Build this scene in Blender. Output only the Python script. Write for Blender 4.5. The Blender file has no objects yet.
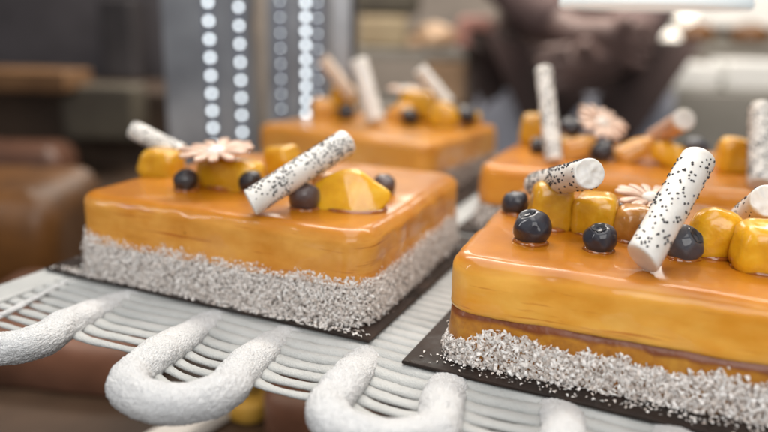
import bpy, bmesh, math, random
import numpy as np
from mathutils import Vector, Matrix, Quaternion, noise

S = 0.01                       # everything below is written in centimetres
rnd = random.Random(7)
rng = np.random.default_rng(7)
scene = bpy.context.scene
C = scene.collection
H = 4.21                       # height of a cake above its board

# ------------------------------------------------------------------ helpers
def tag(o, label=None, cat=None, group=None, kind=None):
    if label: o['label'] = label
    if cat: o['category'] = cat
    if group: o['group'] = group
    if kind: o['kind'] = kind
    return o

def link(name, me, mat, parent=None, loc=None, smooth=True):
    o = bpy.data.objects.new(name, me)
    C.objects.link(o)
    if mat: me.materials.append(mat)
    if parent: o.parent = parent
    if loc is not None: o.location = Vector(loc) * S
    if smooth and len(me.polygons):
        me.polygons.foreach_set('use_smooth', [True] * len(me.polygons))
    return o

def empty(name, loc, rz=0.0):
    o = bpy.data.objects.new(name, None)
    o.empty_display_size = 0.01
    C.objects.link(o)
    o.location = Vector(loc) * S
    o.rotation_euler = (0, 0, rz)
    return o

def mesh_from(name, vs, fs):
    me = bpy.data.meshes.new(name)
    me.from_pydata([tuple(float(c) * S for c in v) for v in vs], [], [tuple(int(i) for i in f) for f in fs])
    me.validate(); me.update()
    return me

def mesh_np(name, verts, quads):
    """verts (n,3) in cm, quads (m,4)"""
    me = bpy.data.meshes.new(name)
    n, m = len(verts), len(quads)
    me.vertices.add(n); me.loops.add(m * 4); me.polygons.add(m)
    me.vertices.foreach_set('co', (np.asarray(verts, np.float32) * S).ravel())
    me.loops.foreach_set('vertex_index', np.asarray(quads, np.int32).ravel())
    me.polygons.foreach_set('loop_start', np.arange(m, dtype=np.int32) * 4)
    me.polygons.foreach_set('loop_total', np.full(m, 4, np.int32))
    me.update(); me.validate()
    return me

def bm_mesh(name, bm):
    me = bpy.data.meshes.new(name)
    bmesh.ops.scale(bm, vec=(S, S, S), verts=bm.verts)
    bm.to_mesh(me); bm.free()
    return me

def rrect(w, d, r, n):
    """n points around a rounded rectangle w x d (counter-clockwise)"""
    r = min(r, w / 2 - 1e-3, d / 2 - 1e-3)
    sx, sy = w - 2 * r, d - 2 * r
    arc = math.pi * r / 2
    segs = [sx, arc, sy, arc, sx, arc, sy, arc]
    tot = sum(segs)
    out = []
    for i in range(n):
        t = tot * i / n
        k = 0
        while t > segs[k] and k < 7: t -= segs[k]; k += 1
        u = t / segs[k] if segs[k] > 0 else 0
        cx, cy = w / 2 - r, d / 2 - r
        if k == 0: out.append((-cx + sx * u, -d / 2, 0, -1))
        elif k == 2: out.append((w / 2, -cy + sy * u, 1, 0))
        elif k == 4: out.append((cx - sx * u, d / 2, 0, 1))
        elif k == 6: out.append((-w / 2, cy - sy * u, -1, 0))
        else:
            c, a0 = {1: ((cx, -cy), -math.pi / 2), 3: ((cx, cy), 0), 5: ((-cx, cy), math.pi / 2), 7: ((-cx, -cy), math.pi)}[k]
            a = a0 + u * math.pi / 2
            out.append((c[0] + r * math.cos(a), c[1] + r * math.sin(a), math.cos(a), math.sin(a)))
    return out

def slab(name, w, d, r, prof, n=200, wob=0.0, seed=0.0, freq=0.5, cap_bottom=True):
    """rounded rectangular body: prof = list of (z, inset); closed at the top and the bottom"""
    vs, fs = [], []
    for z, ins in prof:
        ring = rrect(w - 2 * ins, d - 2 * ins, max(r - ins, 0.15), n)
        for x, y, nx, ny in ring:
            p = Vector((x * freq + seed, y * freq, z * freq * 1.3))
            k = noise.noise(p) * wob + noise.noise(p * 3.1) * wob * 0.35
            zz = noise.noise(Vector((x * .35 + seed, y * .35, 7.7))) * wob * .7 if z > 0.3 else 0
            vs.append((x + nx * k, y + ny * k, z + zz))
    m = len(prof)
    for j in range(m - 1):
        for i in range(n):
            a, b = j * n + i, j * n + (i + 1) % n
            fs.append((a, b, b + n, a + n))
    fs.append(tuple(range((m - 1) * n, m * n)))
    if cap_bottom: fs.append(tuple(reversed(range(n))))
    return mesh_from(name, vs, fs)

def box_bm(bm, lo, hi, bev=0.0, seg=2):
    m = Matrix.Translation(((lo[0] + hi[0]) / 2, (lo[1] + hi[1]) / 2, (lo[2] + hi[2]) / 2)) @ Matrix.Diagonal((hi[0] - lo[0], hi[1] - lo[1], hi[2] - lo[2], 1))
    r = bmesh.ops.create_cube(bm, size=1, matrix=m)
    if bev:
        es = {e for v in r['verts'] for e in v.link_edges}
        bmesh.ops.bevel(bm, geom=list(es), offset=bev, segments=seg, affect='EDGES', profile=.5)
    return bm

def box_mesh(name, lo, hi, bev=0.0, seg=2):
    bm = bmesh.new(); box_bm(bm, lo, hi, bev, seg)
    return bm_mesh(name, bm)

def lathe(name, prof, n=48):
    vs, fs = [], []
    for r, z in prof:
        for i in range(n):
            a = 2 * math.pi * i / n
            vs.append((r * math.cos(a), r * math.sin(a), z))
    for j in range(len(prof) - 1):
        for i in range(n):
            a, b = j * n + i, j * n + (i + 1) % n
            fs.append((a, b, b + n, a + n))
    fs.append(tuple(reversed(range(n)))); fs.append(tuple(range((len(prof) - 1) * n, len(prof) * n)))
    return mesh_from(name, vs, fs)

# ---------------------------------------------------------------- materials
def new_mat(name):
    m = bpy.data.materials.new(name); m.use_nodes = True
    nt = m.node_tree; nt.nodes.clear()
    out = nt.nodes.new('ShaderNodeOutputMaterial')
    b = nt.nodes.new('ShaderNodeBsdfPrincipled')
    nt.links.new(b.outputs[0], out.inputs[0])
    return m, nt, b

def N(nt, t, **kw):
    n = nt.nodes.new(t)
    for k, v in kw.items():
        if k in n.inputs: n.inputs[k].default_value = v
        else: setattr(n, k, v)
    return n

def ramp(nt, fac, stops):
    r = nt.nodes.new('ShaderNodeValToRGB')
    e = r.color_ramp.elements
    while len(e) < len(stops): e.new(0.5)
    for i, (p, c) in enumerate(stops):
        e[i].position = p; e[i].color = (*c, 1) if len(c) == 3 else c
    nt.links.new(fac, r.inputs[0])
    return r

def mix(nt, fac, a, b, mode='MIX'):
    m = nt.nodes.new('ShaderNodeMix'); m.data_type = 'RGBA'; m.blend_type = mode
    for sock, v in ((m.inputs[0], fac), (m.inputs[6], a), (m.inputs[7], b)):
        if isinstance(v, (int, float)): sock.default_value = v
        elif isinstance(v, tuple): sock.default_value = (*v, 1)
        else: nt.links.new(v, sock)
    return m.outputs[2]

def obj_coord(nt):
    return nt.nodes.new('ShaderNodeTexCoord').outputs['Object']

def noise_tex(nt, scale, detail=4, rough=.55, co=None):
    n = N(nt, 'ShaderNodeTexNoise', Scale=scale, Detail=detail, Roughness=rough)
    nt.links.new(co or obj_coord(nt), n.inputs['Vector'])
    return n.outputs['Fac']

def bump(nt, b, h, strength, dist, prev=None):
    n = N(nt, 'ShaderNodeBump', Strength=strength, Distance=dist)
    nt.links.new(h, n.inputs['Height'])
    if prev: nt.links.new(prev, n.inputs['Normal'])
    nt.links.new(n.outputs[0], b.inputs['Normal'])
    return n.outputs[0]

def simple(name, c1, c2=None, rough=.5, scale=60, bmp=0.0, bscale=None, bdist=.001, sss=0.0, sr=(1, .5, .3), sscale=.004, coat=0.0, coat_r=.05, metal=0.0, spec=.5):
    m, nt, b = new_mat(name)
    if c2:
        f = noise_tex(nt, scale)
        r = ramp(nt, f, [(.32, c1), (.68, c2)])
        nt.links.new(r.outputs[0], b.inputs['Base Color'])
    else: b.inputs['Base Color'].default_value = (*c1, 1)
    b.inputs['Roughness'].default_value = rough
    b.inputs['Metallic'].default_value = metal
    b.inputs['Specular IOR Level'].default_value = spec
    b.inputs['Coat Weight'].default_value = coat
    b.inputs['Coat Roughness'].default_value = coat_r
    if sss:
        b.inputs['Subsurface Weight'].default_value = sss
        b.inputs['Subsurface Radius'].default_value = sr
        b.inputs['Subsurface Scale'].default_value = sscale
    if bmp: bump(nt, b, noise_tex(nt, bscale or scale * 4), bmp, bdist)
    return m

def glaze_mat(name, side1, side2, top, seed):
    """mango mousse seen through a clear amber glaze that lies thicker, and redder, on the top"""
    m, nt, b = new_mat(name)
    co = obj_coord(nt)
    mp = N(nt, 'ShaderNodeMapping'); nt.links.new(co, mp.inputs[0])
    mp.inputs['Location'].default_value = (seed, seed * .7, 0); mp.inputs['Scale'].default_value = (1, 1, 1.7)
    side = ramp(nt, noise_tex(nt, 42, 4, .55, mp.outputs[0]), [(.34, side1), (.64, side2)]).outputs[0]
    # long faint horizontal streaks in the mousse
    mp2 = N(nt, 'ShaderNodeMapping'); nt.links.new(co, mp2.inputs[0])
    mp2.inputs['Scale'].default_value = (.35, .35, 6); mp2.inputs['Location'].default_value = (seed, 0, seed)
    st = ramp(nt, noise_tex(nt, 90, 3, .6, mp2.outputs[0]), [(.615, (0, 0, 0)), (.70, (1, 1, 1))]).outputs[0]
    st_f = N(nt, 'ShaderNodeMath', operation='MULTIPLY'); nt.links.new(st, st_f.inputs[0]); st_f.inputs[1].default_value = .85
    side = mix(nt, st_f.outputs[0], side, (side1[0] * .72, side1[1] * .5, side1[2] * .5))
    # red specks
    v = N(nt, 'ShaderNodeTexVoronoi', Scale=95.0); nt.links.new(mp.outputs[0], v.inputs['Vector'])
    sp = ramp(nt, v.outputs['Distance'], [(.045, (1, 1, 1)), (.09, (0, 0, 0))]).outputs[0]
    wn = N(nt, 'ShaderNodeSeparateColor'); nt.links.new(v.outputs['Color'], wn.inputs[0])
    sel = N(nt, 'ShaderNodeMath', operation='GREATER_THAN'); nt.links.new(wn.outputs[0], sel.inputs[0]); sel.inputs[1].default_value = .86
    spf = N(nt, 'ShaderNodeMath', operation='MULTIPLY'); nt.links.new(sp, spf.inputs[0]); nt.links.new(sel.outputs[0], spf.inputs[1])
    side = mix(nt, spf.outputs[0], side, (.16, .02, .005))
    # the pool of glaze on top, with an uneven limit
    sx = N(nt, 'ShaderNodeSeparateXYZ'); nt.links.new(co, sx.inputs[0])
    ad = N(nt, 'ShaderNodeMath', operation='MULTIPLY_ADD'); nt.links.new(noise_tex(nt, 40, 2, .5, mp.outputs[0]), ad.inputs[0])
    ad.inputs[1].default_value = .0040; nt.links.new(sx.outputs[2], ad.inputs[2])
    tz = ramp(nt, N(nt, 'ShaderNodeMapRange').outputs[0], [(.0, (0, 0, 0)), (1., (1, 1, 1))])
    mr = tz.inputs[0].links[0].from_node
    nt.links.new(ad.outputs[0], mr.inputs[0])
    mr.inputs[1].default_value = (H - .42) * S + .00175; mr.inputs[2].default_value = (H - .02) * S + .00175
    tcol = ramp(nt, noise_tex(nt, 38, 4, .6, mp.outputs[0]), [(.3, top), (.7, (min(1, top[0] * 1.4), top[1] * 1.55, top[2] * 1.6))]).outputs[0]
    nt.links.new(mix(nt, tz.outputs[0], side, tcol), b.inputs['Base Color'])
    b.inputs['Roughness'].default_value = .42
    b.inputs['Specular IOR Level'].default_value = .3
    b.inputs['Coat Weight'].default_value = .65
    cr = ramp(nt, noise_tex(nt, 48, 3, .6, mp.outputs[0]), [(.35, (.025, .025, .025)), (.72, (.15, .15, .15))])
    nt.links.new(cr.outputs[0], b.inputs['Coat Roughness'])
    b.inputs['Coat IOR'].default_value = 1.42
    b.inputs['Subsurface Weight'].default_value = .25
    b.inputs['Subsurface Radius'].default_value = (1, .5, .15)
    b.inputs['Subsurface Scale'].default_value = .004
    p1 = bump(nt, b, noise_tex(nt, 45, 2, .5, co), .22, .0016)
    bump(nt, b, noise_tex(nt, 260, 3, .6, co), .12, .0006, p1)
    return m

M = {}
M['glaze_a'] = glaze_mat('amber_mousse_glaze', (.62, .24, .022), (.78, .38, .075), (.37, .122, .002), 0.0)
M['glaze_b'] = glaze_mat('bright_mousse_glaze', (.80, .335, .026), (.92, .49, .088), (.40, .128, .003), 0.31)
M['glaze_c'] = glaze_mat('dull_mousse_glaze', (.54, .22, .028), (.62, .29, .05), (.40, .145, .006), 0.57)
M['glaze_d'] = glaze_mat('orange_mousse_glaze', (.62, .235, .022), (.72, .31, .04), (.44, .145, .006), 0.83)

def base_mat():
    m, nt, b = new_mat('amber_sponge')
    r = ramp(nt, noise_tex(nt, 130, 5, .65), [(.25, (.30, .10, .008)), (.5, (.48, .19, .012)), (.75, (.62, .30, .025))])
    sx = N(nt, 'ShaderNodeSeparateXYZ'); nt.links.new(obj_coord(nt), sx.inputs[0])
    ad = N(nt, 'ShaderNodeMath', operation='MULTIPLY_ADD'); nt.links.new(noise_tex(nt, 60, 3), ad.inputs[0]); ad.inputs[1].default_value = -.006
    nt.links.new(sx.outputs[2], ad.inputs[2])
    mr = N(nt, 'ShaderNodeMapRange'); nt.links.new(ad.outputs[0], mr.inputs[0]); mr.inputs[1].default_value = .0142; mr.inputs[2].default_value = .0158
    nt.links.new(mix(nt, mr.outputs[0], r.outputs[0], (.20, .05, .008)), b.inputs['Base Color'])
    b.inputs['Roughness'].default_value = .4; b.inputs['Coat Weight'].default_value = .15; b.inputs['Coat Roughness'].default_value = .15
    bump(nt, b, noise_tex(nt, 220, 4), .5, .001)
    return m
M['sponge'] = base_mat()
M['coated'] = simple('coconut_dusted_sponge', (.07, .05, .038), (.22, .17, .14), .7, 260, .5, 600, .001)

def flake_mat(name, a, bcol, c):
    m, nt, b = new_mat(name)
    g = nt.nodes.new('ShaderNodeNewGeometry')
    r = ramp(nt, g.outputs['Random Per Island'], [(0, a), (.45, bcol), (1, c)])
    nt.links.new(r.outputs[0], b.inputs['Base Color'])
    b.inputs['Roughness'].default_value = .55
    b.inputs['Subsurface Weight'].default_value = .0
    return m
M['coconut'] = flake_mat('coconut', (.62, .54, .48), (.88, .83, .79), (.97, .96, .94))
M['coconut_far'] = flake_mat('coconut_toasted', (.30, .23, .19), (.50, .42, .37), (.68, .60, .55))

def card_mat():
    m, nt, b = new_mat('dark_cake_card')
    f = noise_tex(nt, 45, 5, .6)
    r = ramp(nt, f, [(.35, (.010, .008, .007)), (.62, (.035, .022, .017)), (.78, (.075, .045, .03))])
    nt.links.new(r.outputs[0], b.inputs['Base Color'])
    rr = ramp(nt, noise_tex(nt, 90, 3), [(.35, (.24, .24, .24)), (.62, (.6, .6, .6))])
    nt.links.new(rr.outputs[0], b.inputs['Roughness'])
    b.inputs['Specular IOR Level'].default_value = .22
    bump(nt, b, noise_tex(nt, 500, 2), .25, .0004)
    return m
M['card'] = card_mat()

def sugar_mat(name, c1, c2, rough, strength, dist):
    m, nt, b = new_mat(name)
    r = ramp(nt, noise_tex(nt, 30, 4), [(.3, c1), (.7, c2)])
    nt.links.new(r.outputs[0], b.inputs['Base Color'])
    b.inputs['Roughness'].default_value = rough
    v = N(nt, 'ShaderNodeTexVoronoi', Scale=1500.0); nt.links.new(obj_coord(nt), v.inputs['Vector'])
    p = bump(nt, b, noise_tex(nt, 900, 4, .7), strength, dist)
    bump(nt, b, v.outputs['Distance'], strength * .6, dist, p)
    b.inputs['Subsurface Weight'].default_value = .25
    b.inputs['Subsurface Radius'].default_value = (1, 1, 1); b.inputs['Subsurface Scale'].default_value = .003
    return m
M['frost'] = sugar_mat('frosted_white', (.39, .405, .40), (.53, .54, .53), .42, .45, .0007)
M['sugar'] = sugar_mat('crystalline_white', (.84, .86, .88), (.92, .93, .93), .38, .9, .0014)

M['white_choc'] = simple('white_chocolate', (.74, .71, .66), (.84, .82, .78), .42, 120, .25, 300, .0006, .3, (1, .9, .7), .003)
M['peach_choc'] = simple('peach_dusted_chocolate', (.48, .27, .18), (.72, .56, .46), .5, 160, .3, 400, .0005, .2)
M['tan_choc'] = simple('tan_chocolate', (.56, .42, .31), (.72, .62, .52), .5, 160, .3, 400, .0005, .2)
M['seed'] = simple('poppy_seed', (.022, .022, .026), (.055, .052, .055), .5, 900)
M['petal'] = simple('peach_chocolate', (.56, .37, .27), (.68, .49, .38), .38, 120, .2, 300, .0005, .25, (1, .6, .4), .003, .2)
M['drop'] = simple('white_drop', (.80, .76, .70), (.86, .83, .78), .25, 100, 0, None, .001, .3, (1, .9, .8), .002, .4)

def mango_mat(name, a, b_, c):
    m, nt, b = new_mat(name)
    r = ramp(nt, noise_tex(nt, 110, 4, .6), [(.25, a), (.55, b_), (.8, c)])
    nt.links.new(r.outputs[0], b.inputs['Base Color'])
    b.inputs['Roughness'].default_value = .26
    b.inputs['Coat Weight'].default_value = .5; b.inputs['Coat Roughness'].default_value = .09
    b.inputs['Subsurface Weight'].default_value = .4
    b.inputs['Subsurface Radius'].default_value = (1, .6, .08); b.inputs['Subsurface Scale'].default_value = .005
    fm = N(nt, 'ShaderNodeMapping'); nt.links.new(obj_coord(nt), fm.inputs[0]); fm.inputs['Scale'].default_value = (.25, 1, 1); fm.inputs['Rotation'].default_value = (.2, .5, .4)
    p = bump(nt, b, noise_tex(nt, 420, 4, .6, fm.outputs[0]), .15, .0007)
    bump(nt, b, noise_tex(nt, 120, 3, .55), .5, .0016, p)
    return m
M['mango'] = mango_mat('mango_flesh', (.50, .235, .006), (.66, .345, .014), (.76, .47, .05))
M['mango_bright'] = mango_mat('bright_mango_flesh', (.70, .325, .008), (.84, .45, .016), (.92, .60, .07))
M['mango_brown'] = mango_mat('amber_glazed_mango_flesh', (.36, .15, .02), (.46, .21, .04), (.52, .28, .08))
M['mango_peach'] = mango_mat('peach_flesh', (.60, .26, .04), (.70, .36, .08), (.74, .44, .14))

def berry_mat(name, dark, bloom, lo, hi, rough=.32):
    m, nt, b = new_mat(name)
    oi = nt.nodes.new('ShaderNodeObjectInfo')
    co = obj_coord(nt)
    ad = N(nt, 'ShaderNodeVectorMath', operation='ADD'); nt.links.new(co, ad.inputs[0])
    cx = N(nt, 'ShaderNodeCombineXYZ'); nt.links.new(oi.outputs['Random'], cx.inputs[0]); nt.links.new(cx.outputs[0], ad.inputs[1])
    r = ramp(nt, noise_tex(nt, 230, 6, .74, ad.outputs[0]), [(lo, dark), (hi, bloom)])
    nt.links.new(r.outputs[0], b.inputs['Base Color'])
    b.inputs['Roughness'].default_value = rough
    b.inputs['Coat Weight'].default_value = .75; b.inputs['Coat Roughness'].default_value = .05
    bump(nt, b, noise_tex(nt, 200, 4, .6, ad.outputs[0]), .35, .0008)
    return m
M['berry'] = berry_mat('blueberry_skin', (.004, .005, .013), (.085, .115, .20), .50, .84)
M['berry_black'] = berry_mat('dark_berry_skin', (.006, .004, .007), (.030, .022, .03), .45, .8, .22)
M['berry_glazed'] = berry_mat('glazed_berry_skin', (.035, .020, .022), (.15, .10, .095), .35, .7, .18)
M['berry_grey'] = berry_mat('bloomed_berry_skin', (.02, .024, .034), (.12, .14, .18), .38, .7)
M['calyx'] = simple('berry_calyx', (.012, .013, .018), (.05, .052, .06), .6, 300)

# --------------------------------------------------------------- the tray
XL, XR = -10.35, 29.0
ARCH = [(-8.05, 3.9), (0.97, 3.87), (8.75, 3.9), (16.6, 3.9), (24.7, 3.9)]
BEND = [-13.45, -13.45, -12.2, -12.2, -12.2]     # where each loop starts to turn back   # first leg, distance to the second
YF = -8.6
SK = 1.1 / 5.2                                 # the legs lean a little sideways on their way out
def leg_x(x0, y): return x0 + SK * np.maximum(0, YF - y)

tray = empty('tray', (0, 0, -.2))
tag(tray, 'white moulded openwork tray with scalloped looped rim under the orange cakes', 'tray')
TZ = .2
legs = []
for x0, w in ARCH: legs += [x0, x0 + w]
def wire(y, xa, xb, r0, fine, k):
    """one thin bar of the rack, fattened with frost, thicker where it crosses the looped tube"""
    step = .07 if fine else .6
    n = 16 if fine else 8
    xs = np.arange(xa, xb + 1e-6, step)
    grow = min(1, max(0, (-8.9 - y) / 4))
    vs, fs = [], []
    for x in xs:
        near = max(math.exp(-((x - float(leg_x(l, y))) / .85) ** 2) for l in legs[1:])
        r = r0 + (.37 - r0) * near * .95 + .045 * noise.noise(Vector((x * .9, k * 3.7, 0))) + .014 * noise.noise(Vector((x * 5, k * 3.7, 2)))
        if y < -8: r -= .10 * math.exp(-((x + 7.5) / .42) ** 2)
        end = min(1, (x - xa) / .15 + .25, (xb - x) / .15 + .25)
        r = max(.05, r * end)
        z = -.30 + near * (.02 + .34 * grow)
        yy = y + .10 * math.sin(x * .8 + 1) + .05 * noise.noise(Vector((x * .5, k, 5)))
        for q in range(n):
            a = 2 * math.pi * q / n
            e = .010 * noise.noise(Vector((x * 7, k * 2 + a * 1.5, 0))) if fine else 0
            vs.append((x, yy + (r + e) * math.cos(a), z + TZ + (r * (.50 if y < -9.5 else .74) + e) * math.sin(a)))
    for m in range(len(xs) - 1):
        for q in range(n):
            a, b = m * n + q, m * n + (q + 1) % n
            fs.append((a, a + n, b + n, b))
    fs.append(tuple(range(n))); fs.append(tuple(reversed(range((len(xs) - 1) * n, len(xs) * n))))
    link('rack_wire', mesh_from('rack_wire', vs, fs), M['frost'], tray)
PITCH = .70
k = 0
y = -7.9
while y > -12.6:
    wire(y, -8.9, XR, .37 - .035 * max(0, k - 1), True, k); k += 1; y -= PITCH
while y > -14.2:
    for i_, (x0, w) in enumerate(ARCH):
        if y < BEND[i_] - .75: continue
        wire(y, float(leg_x(x0, y)), float(leg_x(x0 + w, y)), .175, True, k + i_ * 7)
    k += 1; y -= PITCH
y = -7.9 + PITCH
while y < 39:
    wire(y, -8.9, XR, .375, y < 9, k); k += 1; y += PITCH
link('side_bar', box_mesh('side_bar', (XL, -11.6, -.32), (-8.55, 39.5, -.02), .12, 3), M['frost'], tray, (0, 0, TZ), False)

def loop_mesh(x0, w, left_thin, yb):
    """thick sugary band: out along one leg, round the bend and back along the other"""
    pts = []
    YF = -7.4 if x0 < 8.5 else -7.7
    for t in np.linspace(0, 1, 30):
        y = YF + .1 + (yb - YF) * t
        pts.append((float(leg_x(x0, min(y, -8.6))) + .15 * math.sin(t * 3), y, t, 0))
    c = (float(leg_x(x0, yb)) + w / 2, yb)
    for t in np.linspace(0, 1, 34)[1:-1]:
        a = math.pi + math.pi * t
        pts.append((c[0] + w / 2 * math.cos(a), c[1] + 1.75 * math.sin(a), 1, t))
    for t in np.linspace(1, 0, 30):
        y = YF + .1 + (yb - YF) * t
        pts.append((float(leg_x(x0 + w, y)) - .12 * math.sin(t * 3), y, t, 1))
    n = 40
    vs, fs = [], []
    P = [Vector((p[0], p[1], 0)) for p in pts]
    for i, p in enumerate(pts):
        tan = (P[min(i + 1, len(P) - 1)] - P[max(i - 1, 0)]).normalized()
        side = Vector((tan.y, -tan.x, 0))
        g = max(0.0, min(1.0, (p[2] - .02) / .86)); g = g * g * (3 - 2 * g)
        r = .74 + .02 * g; vf = .38 + .50 * g
        if left_thin and p[3] < .6: r *= .16 + .84 * max(0, (p[3] - .12) / .48) ** 1.3
        zc = -.015 + .785 * g - r * vf
        if left_thin and p[3] < .6: zc = -.10 + .18 * max(0, p[3] / .6)
        for k in range(n):
            a = 2 * math.pi * k / n
            d = side * math.cos(a) + Vector((0, 0, 1)) * math.sin(a) * vf
            q = Vector((p[0], p[1], zc)) + d * r
            e = .06 * math.cos(2 * math.pi * (p[1] + 7.9) / PITCH) * (1 - g) + noise.noise(q * 1.1) * .10 + noise.noise(q * 4.5) * .045 + noise.noise(q * 12) * .028
            vs.append(tuple(Vector((p[0], p[1], zc + TZ)) + d * (r + e * (.4 + .6 * g))))
    m = len(pts)
    for j in range(m - 1):
        for k in range(n):
            a, b = j * n + k, j * n + (k + 1) % n
            fs.append((a, a + n, b + n, b))
    fs.append(tuple(range(n))); fs.append(tuple(reversed(range((m - 1) * n, m * n))))
    return mesh_from('scalloped_loop', vs, fs)
CRYST = bpy.data.textures.new('crystals', 'CLOUDS'); CRYST.noise_scale = .0006; CRYST.noise_depth = 2
for i, (x0, w) in enumerate(ARCH):
    o = link('scalloped_loop', loop_mesh(x0, w, i == 0, BEND[i]), M['sugar'], tray)
    ss = o.modifiers.new('subdivision', 'SUBSURF'); ss.levels = 2; ss.render_levels = 2
    dm = o.modifiers.new('crystals', 'DISPLACE'); dm.texture = CRYST; dm.strength = .0013; dm.mid_level = .5; dm.texture_coords = 'LOCAL'

# --------------------------------------------------------------- cake boards
def board(x0, y0, x1, y1, label):
    me = box_mesh('cake_board', (0, 0, 0), (x1 - x0, y1 - y0, .14), .03, 1)
    o = link('cake_board', me, M['card'], None, (x0, y0, .035), smooth=False)
    return tag(o, label, 'cake board', 'dark boards under the cakes')
board(-9.99, -7.63, 8.70, 8.6, 'dark brown board under the sharp orange cake on the left')
board(10.58, -8.66, 30.0, 8.2, 'dark brown board under the nearest orange cake on the right')
board(-16.0, 15.6, 4.6, 33.5, 'dark board under the blurred cake at the back left')
board(6.4, 9.6, 27.5, 27.5, 'dark board under the blurred orange cake at the back right')
BZ = .18                                        # top of a board

# --------------------------------------------------------------------- cakes
def flakes(w, d, r, top_fn, n, lmin, lmax, spread, seed, front_bias=.75):
    """curled coconut shreds stuck round the foot of a cake"""
    g = np.random.default_rng(seed)
    ring = np.array(rrect(w, d, r + .25, 600))
    wt = np.where((ring[:, 3] < -.3) | (ring[:, 2] > .3) | (ring[:, 2] < -.8), 1.0, 1 - front_bias)
    k = g.choice(600, n, p=wt / wt.sum())
    base = ring[k]
    jit = g.uniform(-.06, .06, (n, 2))
    top = np.array([top_fn(b[0], b[1]) for b in ring])[k]
    u = g.uniform(0, 1, n) ** .95
    z = u * top * (1 + .05 * g.normal(0, 1, n) * (u > .8))
    z = np.clip(z, .03, None)
    out = np.abs(g.normal(0, spread, n)) * (1.2 - .85 * u ** 2) + .01
    nrm = np.stack([base[:, 2], base[:, 3], np.zeros(n)], 1)
    pos = np.stack([base[:, 0] + jit[:, 0], base[:, 1] + jit[:, 1], z], 1) + nrm * out[:, None]
    return shreds(pos, nrm, lmin, lmax, g)

def shreds(pos, nrm, lmin, lmax, g, flat=False):
    n = len(pos)
    t = g.normal(0, 1, (n, 3))
    if flat: t[:, 2] *= .15
    else: t -= nrm * (t * nrm).sum(1)[:, None] * g.uniform(.15, .95, n)[:, None]
    t /= np.linalg.norm(t, axis=1)[:, None]
    up = nrm + g.normal(0, .55 if not flat else .15, (n, 3))
    s = np.cross(t, up); s /= np.linalg.norm(s, axis=1)[:, None] + 1e-9
    b = np.cross(s, t)
    L = g.uniform(lmin, lmax, n)[:, None]; W = L * g.uniform(.2, .62, n)[:, None]
    cur = g.uniform(.05, .35, n)[:, None] * L
    V = []
    for a, wd, c in ((-.5, .45, 0), (-.17, 1, 1), (.17, 1, 1), (.5, .4, 0)):
        cpt = pos + t * L * a + b * cur * c
        V.append(cpt - s * W * wd * .5); V.append(cpt + s * W * wd * .5)
    V = np.stack(V, 1)                                 # n,8,3
    V[:, :, 2] = np.maximum(V[:, :, 2], .012)
    q0 = np.array([[0, 1, 3, 2], [2, 3, 5, 4], [4, 5, 7, 6]])
    Q = (np.arange(n)[:, None, None] * 8 + q0[None]).reshape(-1, 4)
    return V.reshape(-1, 3), Q

def fn_top(lo, hi, seed):
    def f(x, y):
        k = noise.noise(Vector((x * .55 + seed, y * .55, 1.7))) + .5 * noise.noise(Vector((x * 2.2, y * 2.2, seed)))
        return lo + (hi - lo) * max(0, min(1, .5 + .6 * k))
    return f

def make_cake(label, x, y, rz, w, d, glaze, zsplit, top_fn, nfl, lr, coco='coconut', sponge='sponge', spread=.14, rim=.62, seed=1.0, inset=.07, nback=.75):
    t = empty('mango_cake', (x, y, BZ), rz)
    tag(t, label, 'cake', 'orange glazed mango cakes on the white tray')
    h = H
    prof = [(zsplit, .35), (zsplit - .02, .08), (zsplit + .04, .025), (zsplit + .16, 0)]
    nz = 10
    for i in range(1, nz): prof.append((zsplit + .2 + (h - rim - zsplit - .2) * i / nz, .005 * i))
    for i in range(0, 9):
        a = math.pi / 2 * i / 8
        prof.append((h - rim + rim * math.sin(a), .05 + rim * (1 - math.cos(a))))
    for ins in (1.1, 1.6, 2.4, 3.6, 5.0, 6.4):
        prof.append((h + .0 + .015 * math.sin(ins), ins))
    link('glazed_mousse', slab('glazed_mousse', w, d, 1.35, prof, 260, .10, seed), glaze, t)
    pb = [(0, inset + .05), (.05, inset), (.5, inset), (1.0, inset), (zsplit * .8, inset), (zsplit + .02, inset + .02), (zsplit + .1, inset + .4)]
    link('sponge_base', slab('sponge_base', w, d, 1.25, pb, 200, .08, seed + 3, 1.2), M[sponge], t)
    v, q = flakes(w - 2 * inset, d - 2 * inset, .95, top_fn, nfl, lr[0], lr[1], spread, int(seed * 100) + 5, nback)
    o = link('coconut_coating', mesh_np('coconut_coating', v, q), M[coco], t, smooth=False)
    o['kind'] = 'stuff'
    CAKES.append(t)
    return t
CAKES = []

make_cake('orange cake at the left with a daisy, a long seeded roll and grey coconut foot', -.15, 0, .039, 16, 14.3,
          M['glaze_a'], 1.7, fn_top(1.95, 2.25, .3), 40000, (.07, .175), sponge='coated', seed=1.0, spread=.11)
ta = fn_top(.95, 2.05, 2.3)
def top_b(x, y): return ta(x, y) * (.62 + .38 * min(1, max(0, (x + 8.2) / 3.2)))
make_cake('nearest orange cake, cut by the right frame edge, coarse white coconut at its foot', 19.5, -.39, .047, 16, 14.3,
          M['glaze_b'], 2.1, top_b, 21000, (.085, .25), seed=2.0, spread=.10)
make_cake('blurred orange cake at the back left with three rolls leaning on fruit', -5.55, 24.2, -.11, 17.0, 14.3,
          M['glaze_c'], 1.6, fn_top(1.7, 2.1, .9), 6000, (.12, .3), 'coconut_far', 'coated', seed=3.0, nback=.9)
make_cake('blurred orange cake at the back right with an upright seeded roll', 15.9, 17.7, .012, 17.2, 14.3,
          M['glaze_d'], 1.7, fn_top(1.5, 1.9, 1.9), 6000, (.12, .3), 'coconut', 'coated', seed=4.0, nback=.9)
CT = H + BZ                                     # top of the cakes

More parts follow.
